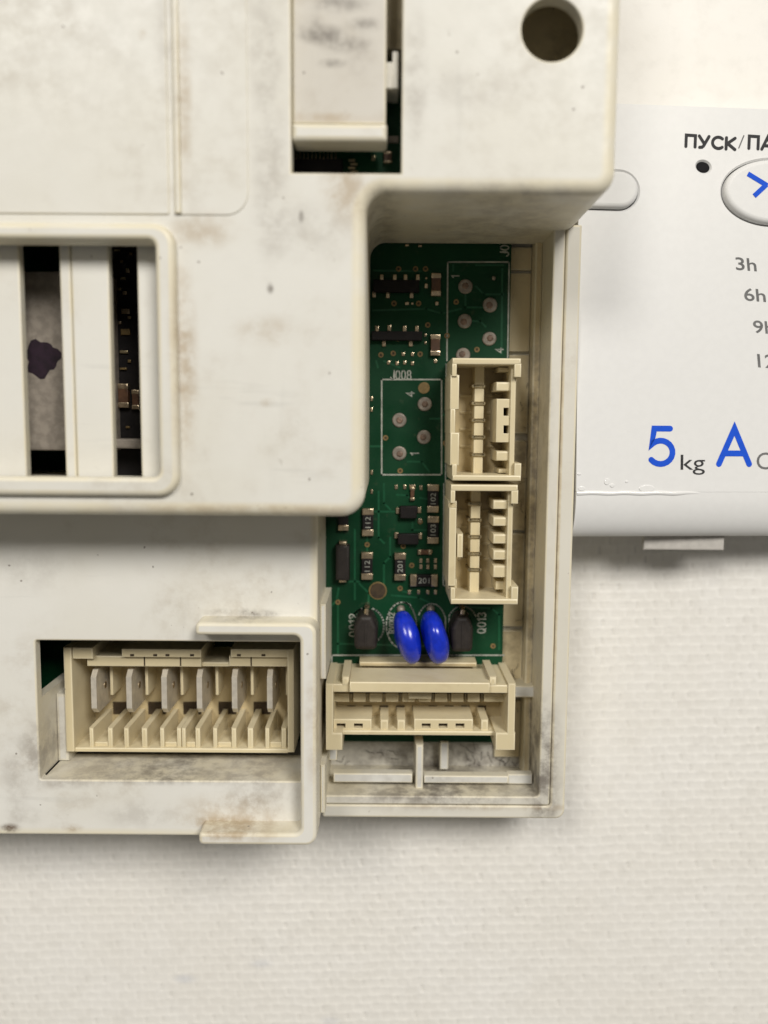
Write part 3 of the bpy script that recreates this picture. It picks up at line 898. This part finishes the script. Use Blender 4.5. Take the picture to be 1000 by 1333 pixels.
# ---- the two upright five-way connectors
def signal_connector(x0, y0, x1, y1, bar, rings, teeth, blocks, lines, slot=None, key=None, stubs=(), label=None):
    z1 = 15.6
    m_ = MB()
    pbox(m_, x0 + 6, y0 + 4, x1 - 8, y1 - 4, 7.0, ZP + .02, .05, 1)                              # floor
    pbox(m_, x0 + 3, y0, x1 - .5, y0 + 8.5, z1, ZP + .03, .22)                                     # end walls
    pbox(m_, x0 + 3, y1 - 7.5, x1 - .5, y1, z1, ZP + .03, .22)
    ya, yb2 = y0 + 8, y1 - 7
    if slot:
        pbox(m_, x0, y0 + 22, x0 + 12, slot[0], z1 - .4, ZP + .04, .2)
        pbox(m_, x0, slot[1], x0 + 12, y1 - 20, z1 - .4, ZP + .04, .2)
        pbox(m_, x0, slot[0] - 1, x0 + 7, slot[1] + 1, z1 - .42, ZP + .04, .2)
    else:
        pbox(m_, x0, y0 + 30, x0 + 10, y1 - 24, z1 - .3, ZP + .04, .2)
    pbox(m_, x0 + 2.5, ya - 1, x0 + 9, y0 + 24, z1 - .02, ZP + .04, .2)
    pbox(m_, x0 + 2.5, y1 - 22, x0 + 9, yb2 + 1, z1 - .02, ZP + .04, .2)
    pbox(m_, x0 - .5, y0 + 21, x0 + 11, y0 + 33, z1 - 2.2, ZP + .05, .2)                          # lower latch steps
    pbox(m_, x0 - .5, y1 - 33, x0 + 11, y1 - 20, z1 - 2.2, ZP + .05, .2)
    pbox(m_, x1 - 15, ya - 1, x1 - 8, yb2 + 1, z1 - 1.0, ZP + .04, .2)                            # thin right wall
    pbox(m_, x1 - 9.5, ya - 1, x1, y0 + 25, z1 - .03, ZP + 5, .2)                                  # protruding corners
    pbox(m_, x1 - 9.5, y1 - 23, x1, yb2 + 1, z1 - .03, ZP + 5, .2)
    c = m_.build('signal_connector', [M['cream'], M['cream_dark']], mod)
    m_ = MB(); pbox(m_, bar[0], ya - .5, bar[1], yb2 + .5, 10.5, 6.9, .25); m_.build('centre_bar', M['cream'], c)
    for ry in rings:
        m_ = MB()
        X0, X1, Y0, Y1 = rect(bar[0] - 3, ry - 2.4, bar[1] + 2.5, ry + 2.4, 10.8)
        plate(m_, rpoly([(X0, Y0, .2), (X1, Y0, .2), (X1, Y1, .2), (X0, Y1, .2)], 3), 10.75, 7.0, .06,
              holes=[([(X0 + .35, Y0 + .2), (X1 - .3, Y0 + .2), (X1 - .3, Y1 - .16), (X0 + .35, Y1 - .16)], 10.52)], nf=1, edge=0, hfil=.02)
        m_.build('contact', M['pin'], c)
    for ly_ in lines:
        for a, b_ in ((x0 + 13, bar[0] - 3), (bar[1] + 2, bar[1] + 13)):
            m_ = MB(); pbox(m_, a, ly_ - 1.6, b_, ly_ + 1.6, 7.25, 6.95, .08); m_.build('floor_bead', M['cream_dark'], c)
    for a, b_ in teeth:
        m_ = MB(); pbox(m_, x1 - 33, a, x1 - 14, b_, z1 - 1.6, 7.0, .3); m_.build('coding_tooth', M['cream'], c)
    for a, b_ in stubs:
        m_ = MB(); pbox(m_, x1 - 30, a, x1 - 14, b_, z1 - 3.4, 7.0, .3); m_.build('coding_tooth', M['cream'], c)
    for a, b_, hs in blocks:
        X0, X1, Y0, Y1 = rect(x1 - 33, a, x1 - 14, b_, z1 - 1.4)
        hl = []
        for hx, hy in hs:
            A = rect(hx - 3.3, hy - 5.2, hx + 3.3, hy + 5.2, z1 - 1.4); hl.append(([(A[0], A[2]), (A[1], A[2]), (A[1], A[3]), (A[0], A[3])], z1 - 4.5))
        m_ = MB(); plate(m_, [(X0, Y0), (X1, Y0), (X1, Y1), (X0, Y1)], z1 - 1.4, 7.0, .2, holes=hl, nf=2, edge=0, hfil=.06)
        m_.build('coding_block', M['cream'], c)
    if key:
        m_ = MB(); pbox(m_, x0 + 11, key[0], x0 + 19, key[1], z1 - 1.0, 7.0, .25); m_.build('key', M['cream'], c)
signal_connector(586, 466, 679, 626, (617, 630), (502.5, 525, 547, 569, 592), ((497, 509), (587, 600)),
                 ((519, 576, ((659, 536), (659, 559))),), (515, 537, 559, 581), slot=(533, 563), stubs=((478, 484), (610, 616)))
signal_connector(584, 631, 675, 787, (612, 625), (656, 677, 699, 721, 742), ((651, 663), (673, 685), (695, 708), (716, 729), (736, 752)),
                 (), (665, 686, 708, 728), key=(695, 726), stubs=((756, 768),))

# ---- wide low connector at the board edge
def edge_connector():
    z1 = 16.0
    m_ = MB()
    pbox(m_, 424, 890, 434, 958, z1, ZP + .02, .2); pbox(m_, 661, 890, 671, 958, z1, ZP + .02, .2)     # end walls
    pbox(m_, 424, 954, 446, 977, z1 - .02, ZP + 4, .25); pbox(m_, 645, 954, 671, 977, z1 - .02, ZP + 4, .25)  # feet
    pbox(m_, 433, 891, 662, 902, z1 - .4, ZP + .03, .2)                                          # long wall, board side
    pbox(m_, 433, 951.5, 662, 957.5, z1 - 1.6, ZP + .03, .2)                                         # long wall, tray side
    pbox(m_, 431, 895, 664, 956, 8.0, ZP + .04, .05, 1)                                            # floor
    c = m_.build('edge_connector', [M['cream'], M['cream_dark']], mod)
    # hood plate with its two curled ends
    X0, X1, Y0, Y1 = rect(455, 893, 638, 902, z1 + .6)
    yw = P(540, 890, z1)[1] + .05
    m_ = MB(); bx(m_, X0, X1, Y0, max(Y1, yw + .35), z1 - 6.5, z1 + .6, .2); m_.build('hood', M['cream'], c)
    for px in (450, 642):
        m_ = MB(); pbox(m_, px - 5, 881, px + 5, 893, z1 - .2, ZP + 2, .4); m_.build('hood_hook', M['cream'], c)
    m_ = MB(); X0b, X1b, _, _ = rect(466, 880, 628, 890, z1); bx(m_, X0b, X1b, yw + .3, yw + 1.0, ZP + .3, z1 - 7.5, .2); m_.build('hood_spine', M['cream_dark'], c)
    pitch = 21.2
    for i in range(9):
        px = 457.5 + i * 21.25
        m_ = MB(); pbox(m_, px - 5.5, 919.5, px + 5.5, 925.5, 8.35, 7.9, .05); m_.build('contact_slot', M['hole'], c)
        m_ = MB(); pbox(m_, px - 1.3, 903, px + 1.3, 914, 11.5, 7.9, .1); m_.build('contact', M['pin'], c)
    for i in range(10):
        a = 436 if i == 0 else 457.5 + (i - 1) * 21.25 + 2.6
        b_ = 657 if i == 9 else 457.5 + i * 21.25 - 2.6
        m_ = MB(); pbox(m_, a, 903, b_, 914, 11.8, 7.9, .15); m_.build('wall_segment', M['cream'], c)
    m_ = MB(); pbox(m_, 532, 902.5, 562, 910, 13.5, 11.7, .15); m_.build('key', M['cream'], c)
    def kblock(a, b_, hs):
        zb_ = z1 - 2.0
        X0, X1, Y0, Y1 = rect(a, 936, b_, 951.5, zb_)
        hl = []
        for hx in hs:
            A = rect(hx - 5.8, 942, hx + 5.8, 948, zb_); hl.append(([(A[0], A[2]), (A[1], A[2]), (A[1], A[3]), (A[0], A[3])], zb_ - 1.2))
            q = MB(); bx(q, A[0] - .02, A[1] + .02, A[2] - .02, A[3] + .02, zb_ - 1.3, zb_ - 1.1, .02); q.build('blind_pocket', M['hole'], c)
        q = MB(); plate(q, [(X0, Y0), (X1, Y0), (X1, Y1), (X0, Y1)], zb_, 8.0, .2, holes=hl, nf=2, edge=0, hfil=.05); q.build('coding_block', M['cream'], c)
    kblock(434, 484, (444, 466.5)); kblock(539, 616, (555, 577, 599))
    for a, b_ in ((495, 506), (517, 528), (626, 636)):
        m_ = MB(); pbox(m_, a, 937, b_, 952, z1 - 2.0, 8.0, .3); m_.build('coding_tooth', M['cream'], c)
edge_connector()

# ---- power connector with six blades
def power_connector():
    z1 = 15.5
    m_ = MB()
    pbox(m_, 84, 843, 95, 979, z1, ZP + .02, .22); pbox(m_, 374, 845, 383, 980, z1, ZP + .02, .22)     # end walls
    pbox(m_, 94, 974, 375, 980, z1 - .3, ZP + .03, .2)                                           # front wall
    pbox(m_, 94, 843, 121, 858, z1 - .02, ZP + .03, .2)                                          # back wall with two openings
    pbox(m_, 113, 854, 262, 868, z1 - 1.0, ZP + .04, .2); pbox(m_, 298, 854, 375, 868, z1 - 1.0, ZP + .04, .2)
    pbox(m_, 158, 845, 262, 856, z1 - .04, 8, .2); pbox(m_, 300, 845, 375, 856, z1 - .04, 8, .2)
    pbox(m_, 261, 862, 299, 868, z1 - 1.6, ZP + .04, .2)
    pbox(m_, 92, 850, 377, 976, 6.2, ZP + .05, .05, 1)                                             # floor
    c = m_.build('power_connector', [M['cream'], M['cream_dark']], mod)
    for i in range(6):
        x0, x1, y0, y1 = rect(120.5 + i * 45.8, 874, 124 + i * 45.8, 930, 14.6)
        m_ = MB()
        # blade with chamfered nose and a hole
        ys = [y0, y0 + .9, y1 - .9, y1]
        pr = [(y0, 6.0), (y1, 6.0), (y1, 13.6), (y1 - .9, 14.6), (y0 + .9, 14.6), (y0, 13.6)]
        th = .8; xc = (x0 + x1) / 2
        vs = [(xc - th / 2, a, b_) for a, b_ in pr] + [(xc + th / 2, a, b_) for a, b_ in pr]
        n = len(pr)
        fs = [tuple(range(n))[::-1], tuple(range(n, 2 * n))] + [(k, (k + 1) % n, n + (k + 1) % n, n + k) for k in range(n)]
        m_.add(vs, fs)
        bl = m_.build('blade_terminal', M['steel'], c, smooth=False)
        m_ = MB(); yc = (y0 + y1) / 2
        tube(m_, [(xc - th / 2 - .04, yc, 10.6), (xc + th / 2 + .04, yc, 10.6)], .55, 14); m_.build('blade_dimple', M['endcap'], bl)
        # dividing wall behind each blade
        m_ = MB(); pbox(m_, 143 + i * 45.8, 868, 147 + i * 45.8, 905, 11.0, 6.1, .15); m_.build('divider', M['cream'], c)
    for px in (172, 202, 218, 250, 311, 343):
        m_ = MB(); pbox(m_, px - 2.6, 851.5, px + 2.6, 854.5, z1 - .01, z1 - .3, .03); m_.build('blind_pocket', M['hole'], c)
    for px in (188, 235, 327):
        m_ = MB(); pbox(m_, px - .9, 853, px + .9, 867, z1 - .95, z1 - 2.4, .03); m_.build('slit', M['hole'], c)
    for i in range(6):
        m_ = MB(); pbox(m_, 147 + i * 45.8, 914, 170 + i * 45.8, 930, 6.35, 6.1, .05); m_.build('floor_slot', M['hole'], c)
    zt = z1 - .6
    groups = [((116, 122), (140, 147), 1), ((161, 168), None, 0), ((184, 192), None, 0), ((208, 214), (230, 236), 1), ((236.5, 242), (254, 261), 1),
              ((277, 283), (301, 308), 1), ((322, 330), None, 0), ((345, 351), (366, 373), 1)]
    for a, b_, br in groups:
        for s in (a, b_):
            if s is None: continue
            m_ = MB(); pbox(m_, s[0], 948, s[1], 975, zt, 6.1, .3); m_.build('coding_rib', M['cream'], c)
        if br:
            m_ = MB(); pbox(m_, a[1] - .5, 966, b_[0] + .5, 975, zt - .5, 9.5, .15); m_.build('coding_bridge', M['cream'], c)
power_connector()

# ---- what shows through the slots of the upper cover
mb = MB(); x0, x1, y0, y1 = rect(-140, 352, 79, 586, 23); bx(mb, x0, xs_(112), y0, y1, ZP, 23, .5)
coil = mb.build('coil_block', M['greyplate'], mod)
bp = []
for k in range(26):
    a = 2 * math.pi * k / 26
    r = 1 + .13 * math.sin(3 * a + 1) + .10 * math.sin(7 * a) + random.uniform(-.06, .06)
    bp.append(P(55 + 22 * r * math.cos(a), 466 - 24 * r * math.sin(a), 23.03))
mb = MB(); mb.add(lift(bp, 23.03), [tuple(range(26))]); mb.build('ink_blot', M['ink'], coil, smooth=False)
mb = MB(); pbox(mb, 125, 300, 205, 640, 17, 15.6, .05); aux = mb.build('added_vent_board', M['black'], mod)  # added board, lifted so its parts glint; black for the dark interior
ZMAIN = ZP; ZP = 17.0
for px, py, w, h in ((152, 325, 9, 3), (158, 340, 4, 4), (166, 352, 5, 6), (160, 362, 7, 4), (155, 376, 5, 4), (162, 381, 6, 5), (163, 405, 11, 7), (168, 413, 4, 4), (163, 432, 12, 8),
                     (161, 458, 11, 4), (160, 480, 9, 3), (168, 470, 4, 4), (150, 392, 4, 5), (156, 420, 4, 4), (170, 330, 4, 4), (152, 540, 5, 4), (166, 556, 5, 3)):
    pad(px, py, w, h, random.choice(('endcap', 'pin', 'gold')), .4, 'pad', aux)
resistor(160, 515, 14, 32, body='brown'); resistor(176, 520, 10, 26, body='brown')
ZP = 26.0
mb = MB(); pbox(mb, 360, 100, 545, 255, 26, 24.6, .05); aux = mb.build('added_slot_board', M['pcb'], mod)  # added piece of board, lifted towards the slot so light reaches it
chip(370, 206, 446, 240, [(385.5 + i * 5.15, 203, 1.8, 9) for i in range(11)], hz=1.0)
for k in range(5):
    pad(458 + (k % 2) * 3, 208 + k * 5, 9, 3, 'pin', .8, 'pad', aux)
resistor(505, 204, 11, 15, body='brown', hz=.7); pad(486, 205, 5, 7, 'pin', .3, 'pad', aux)
pad(512, 181, 14, 9, 'solder', .3, 'pad', aux)
btext('07', 508, 124, 13, 0, 16, aux)
mb = MB(); pbox(mb, 492, 80, 512, 115, 30.5, ZP, .2); pbox(mb, 511, 66, 519, 115, 30.7, ZP, .2); mb.build('white_plug', M['whiteplug'], mod)
ZP = ZMAIN
mb = MB(); pbox(mb, 130, 571, 200, 584, 21, ZP, .3); mb.build('flat_cable', M['greyplate'], mod)
mb = MB(); pbox(mb, 500, -60, 540, 64, 27, 2.5, .2); mb.build('inner_wall', M['tray_floor'], tray)
mb = MB(); bx(mb, 15.5, 25.3, 36, 60, 2.4, 24, .4); mb.build('added_floor_shelf', M['tray_floor'], tray)  # added shelf under the round hole, high enough to be lit

# dust and hairs lying in the tray
fb = MB()
def hair(px, py, z, n=6, L=10, r=.045):
    a = random.uniform(0, 2 * math.pi); x, y = px, py; pts = []
    for k in range(n):
        q = P(x, y, z); pts.append((q[0], q[1], z + .06 + random.uniform(0, .12)))
        a += random.uniform(-.7, .7); x += math.cos(a) * L / n; y += math.sin(a) * L / n
    tube(fb, pts, r, 4)
for _ in range(26):
    hair(random.uniform(590, 690), random.uniform(975, 1003), 2.6, 7, random.uniform(8, 26))
for _ in range(30):
    hair(random.uniform(669, 694), random.uniform(480, 940), 3.6, 7, random.uniform(6, 22), .035)
for _ in range(10):
    hair(random.uniform(440, 540), random.uniform(978, 1003), 2.6, 7, random.uniform(6, 18))
d = fb.build('dust_fibres', M['fibre'], tray); d['kind'] = 'stuff'

# ================================================================== the fascia beside it
za, zb_ = 9.2, 13.3
ya = P(900, 136, za)[1]; yb2 = P(900, 641, zb_)[1]
sl = (zb_ - za) / (yb2 - ya)
Lf = math.hypot(ya - yb2, zb_ - za)
vv = Vector((0, (ya - yb2) / Lf, (za - zb_) / Lf)); nn = Vector((0, -vv.z, vv.y))
UX, UZ, XK = math.cos(.08), -math.sin(.08), 36.0
uu = Vector((UX, 0, UZ)); nn = uu.cross(vv).normalized(); vv = nn.cross(uu)
PO = Vector((XK, yb2, zb_))
def pw(p):
    """fascia coordinates (along, up the face, out of the face) -> world mm"""
    q = PO + uu * (p[0] - XK) + vv * p[1] + nn * p[2]
    return (q.x, q.y, q.z)
def onp(px, py):
    d = CAMROT @ Vector(((px - 500) / FPX, -(py - 666.5) / FPX, -1))
    o = Vector((0, 0, H))
    h = o + d * ((PO - o).dot(nn) / d.dot(nn)) - PO
    return (XK + h.dot(uu), h.dot(vv))
pan = empty('washer_fascia', (70, 15, 0))
pan['label'] = 'glossy white appliance fascia with blue 5 kg A print, buttons and rounded lip'
pan['category'] = 'control panel'
PX0, PX1 = 27.8, 96.0
bc = onp(1006, 251); e1 = onp(941, 251); e2 = onp(1006, 293)
brx, bry = bc[0] - e1[0], bc[1] - e2[1]
oc = onp(806, 248); oe = onp(830, 248); ob_ = onp(806, 272)
orx = oe[0] - oc[0]; ory = oc[1] - ob_[1]
lc = onp(916, 217)
def capsule(c, rx, ry, x0, n=14):
    pts = [(c[0] + rx * math.sin(a), c[1] - ry * math.cos(a)) for a in [math.pi * k / n for k in range(n + 1)]]
    pts += rpoly([(x0, c[1] + ry, 0)], 1) + [(x0, c[1] - ry)]
    return pts
g_ = .17
mb = MB()
face = rpoly([(PX0, 0), (PX1, 0), (PX1, Lf, .8), (PX0, Lf, .8)], 4)
hls = [(ellipse(*bc, brx + g_, bry + g_, 56), -1.8), (capsule(oc, orx + g_, ory + g_, PX0 + 1.2), -1.8), (ellipse(*lc, 1.02, .78, 24, -.25), -1.6)]
plate(mb, face, 0, -2.0, .02, holes=hls, nf=1, edge=0, hfil=.25)
# rounded lip: profile (v, w) swept along the panel
prof = []
for k in range(15):
    a = math.radians(80) * k / 14
    prof.append((-.02 - 6.6 * math.sin(a) / math.sin(math.radians(80)), -3.0 * (1 - math.cos(a)) / (1 - math.cos(math.radians(80)))))
prof2 = [(v + (1.2 if i > 6 else .4), w - 1.4) for i, (v, w) in enumerate(prof)][::-1]
lp = prof + prof2
n = len(lp)
vs = [(PX0, v, w) for v, w in lp] + [(PX1, v, w) for v, w in lp]
mb.add(vs, [(i, n + i, n + (i + 1) % n, (i + 1) % n) for i in range(n)] + [tuple(range(n)), tuple(range(n, 2 * n))[::-1]])
body = mb.build('fascia', M['gloss'], pan, xf=pw)
# legs under the shell
for (v, z0) in ((3.0, 0), (Lf - 2.5, 0)):
    q = pw((0, v, -1.9))
    m_ = MB(); bx(m_, PX0 + .4, PX1 - 1, q[1] - .9, q[1] + .9, 0, 1, .05)
    m_.v = [(x, y, .08 if z < .5 else pw((x, v, -1.9))[2] - .1) for x, y, z in m_.v]; m_.build('support_wall', M['gloss'], pan)
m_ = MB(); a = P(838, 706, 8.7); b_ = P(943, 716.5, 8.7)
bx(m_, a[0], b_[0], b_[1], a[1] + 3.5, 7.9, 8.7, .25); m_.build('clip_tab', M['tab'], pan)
bd = MB(); pts, rr = [], []
for k in range(41):
    x = PX0 + .1 + (50.5 - PX0) * k / 40
    pts.append((x, -.15 + .05 * math.sin(x * 1.3), -.24)); rr.append(.42 * min(1, (41 - k) / 16 + .08))
tube(bd, pts, rr, 14); bd.build('edge_bead', M['bead'], pan, sharp=80, xf=pw)
m_ = MB(); plate(m_, ellipse(*bc, brx, bry, 56), .75, -1.75, .7, nf=6, edge=0); m_.build('button', M['button'], pan, xf=pw)
m_ = MB(); plate(m_, capsule(oc, orx, ory, PX0 + 1.5), .7, -1.75, .6, nf=5, edge=0); m_.build('button', M['button'], pan, xf=pw)
m_ = MB(); plate(m_, ellipse(*lc, .98, .74, 24, -.25), -.06, -1.55, .1, nf=2, edge=0); m_.build('indicator_lens', M['led'], pan, xf=pw)
# the arrow on the round button
m_ = MB(); zz = .78
A = [onp(*p) for p in ((971, 229), (994, 243), (980, 256))]
for p, q2 in ((A[0], A[1]), (A[1], A[2])):
    p, q2 = Vector(p), Vector(q2); d_ = (q2 - p).normalized(); nrm = Vector((-d_.y, d_.x)) * .36
    p2, q3 = p - d_ * .1, q2 + d_ * .25
    k = len(m_.v); zq = zz if k == 0 else zz + .02
    m_.add([(*(p2 - nrm), zq), (*(q3 - nrm), zq), (*(q3 + nrm), zq), (*(p2 + nrm), zq)], [(0, 1, 2, 3)])
m_.build('arrow_mark', M['ink_blue'], pan, smooth=False, xf=pw)
def ptext(s, px0, py0, px1, py1, mat, rot=0.0, shear=0.0, bold=0.0):
    """print whose box runs from (px0, py0) top left to (px1, py1) bottom right"""
    a, b_ = onp(px0, py1), onp(px1, py0)
    text(s, mat, pan, h=b_[1] - a[1], w=b_[0] - a[0], at=((a[0] + b_[0]) / 2, (a[1] + b_[1]) / 2), z=.035, rot=rot, shear=shear, bold=bold, xf=pw)
def pstroke(s, px0, py0, px1, py1, mat, wpx, rot=0.0, gap=.30):
    a, b_ = onp(px0, py1), onp(px1, py0)
    k = (b_[0] - a[0]) / (px1 - px0)
    stroke_text(s, mat, pan, a[0], a[1], b_[1] - a[1], b_[0] - a[0], wpx * k, .035, rot, pw, gap)
pstroke('ПУСК', 893, 178, 957, 190.5, M['ink_dark'], 3.9, -.03)
pstroke('/', 962, 178, 968, 191, M['ink_grey'], 1.6, -.03)
pstroke('ПАУЗА', 975, 180, 1058, 193, M['ink_dark'], 3.9, -.03)
ptext('3h', 957, 336, 986, 352, M['ink_grey'], shear=-.12, rot=-.05, bold=.01)
ptext('6h', 969, 376, 998, 392, M['ink_grey'], shear=-.12, rot=-.05, bold=.01)
ptext('9h', 980, 418, 1009, 434, M['ink_grey'], shear=-.12, rot=-.05, bold=.01)
ptext('12h', 985, 462, 1024, 479, M['ink_grey'], shear=-.12, rot=-.05, bold=.01)
pstroke('5', 846, 558, 876, 604, M['ink_blue'], 7.5)
ptext('kg', 886, 592, 918, 618, M['ink_dark'])
pstroke('А', 936, 558, 976, 604, M['ink_blue'], 7.5)
ptext('C', 985, 589, 1004, 611, M['ink_grey'])
# dried water spots on the lip
for px, py, w, h in ((842, 636, 2.0, .9), (790, 627, .7, .8), (797, 632, .6, .5), (757, 636, .9, .6), (816, 627, .4, .3), (754, 617, .5, .3)):
    c = onp(px, py); m_ = MB()
    plate(m_, ellipse(c[0], c[1], w * .6, h * .6, 18), .10, -.02, .09, nf=3, edge=0); m_.build('water_drop', M['bead'], pan, xf=pw)
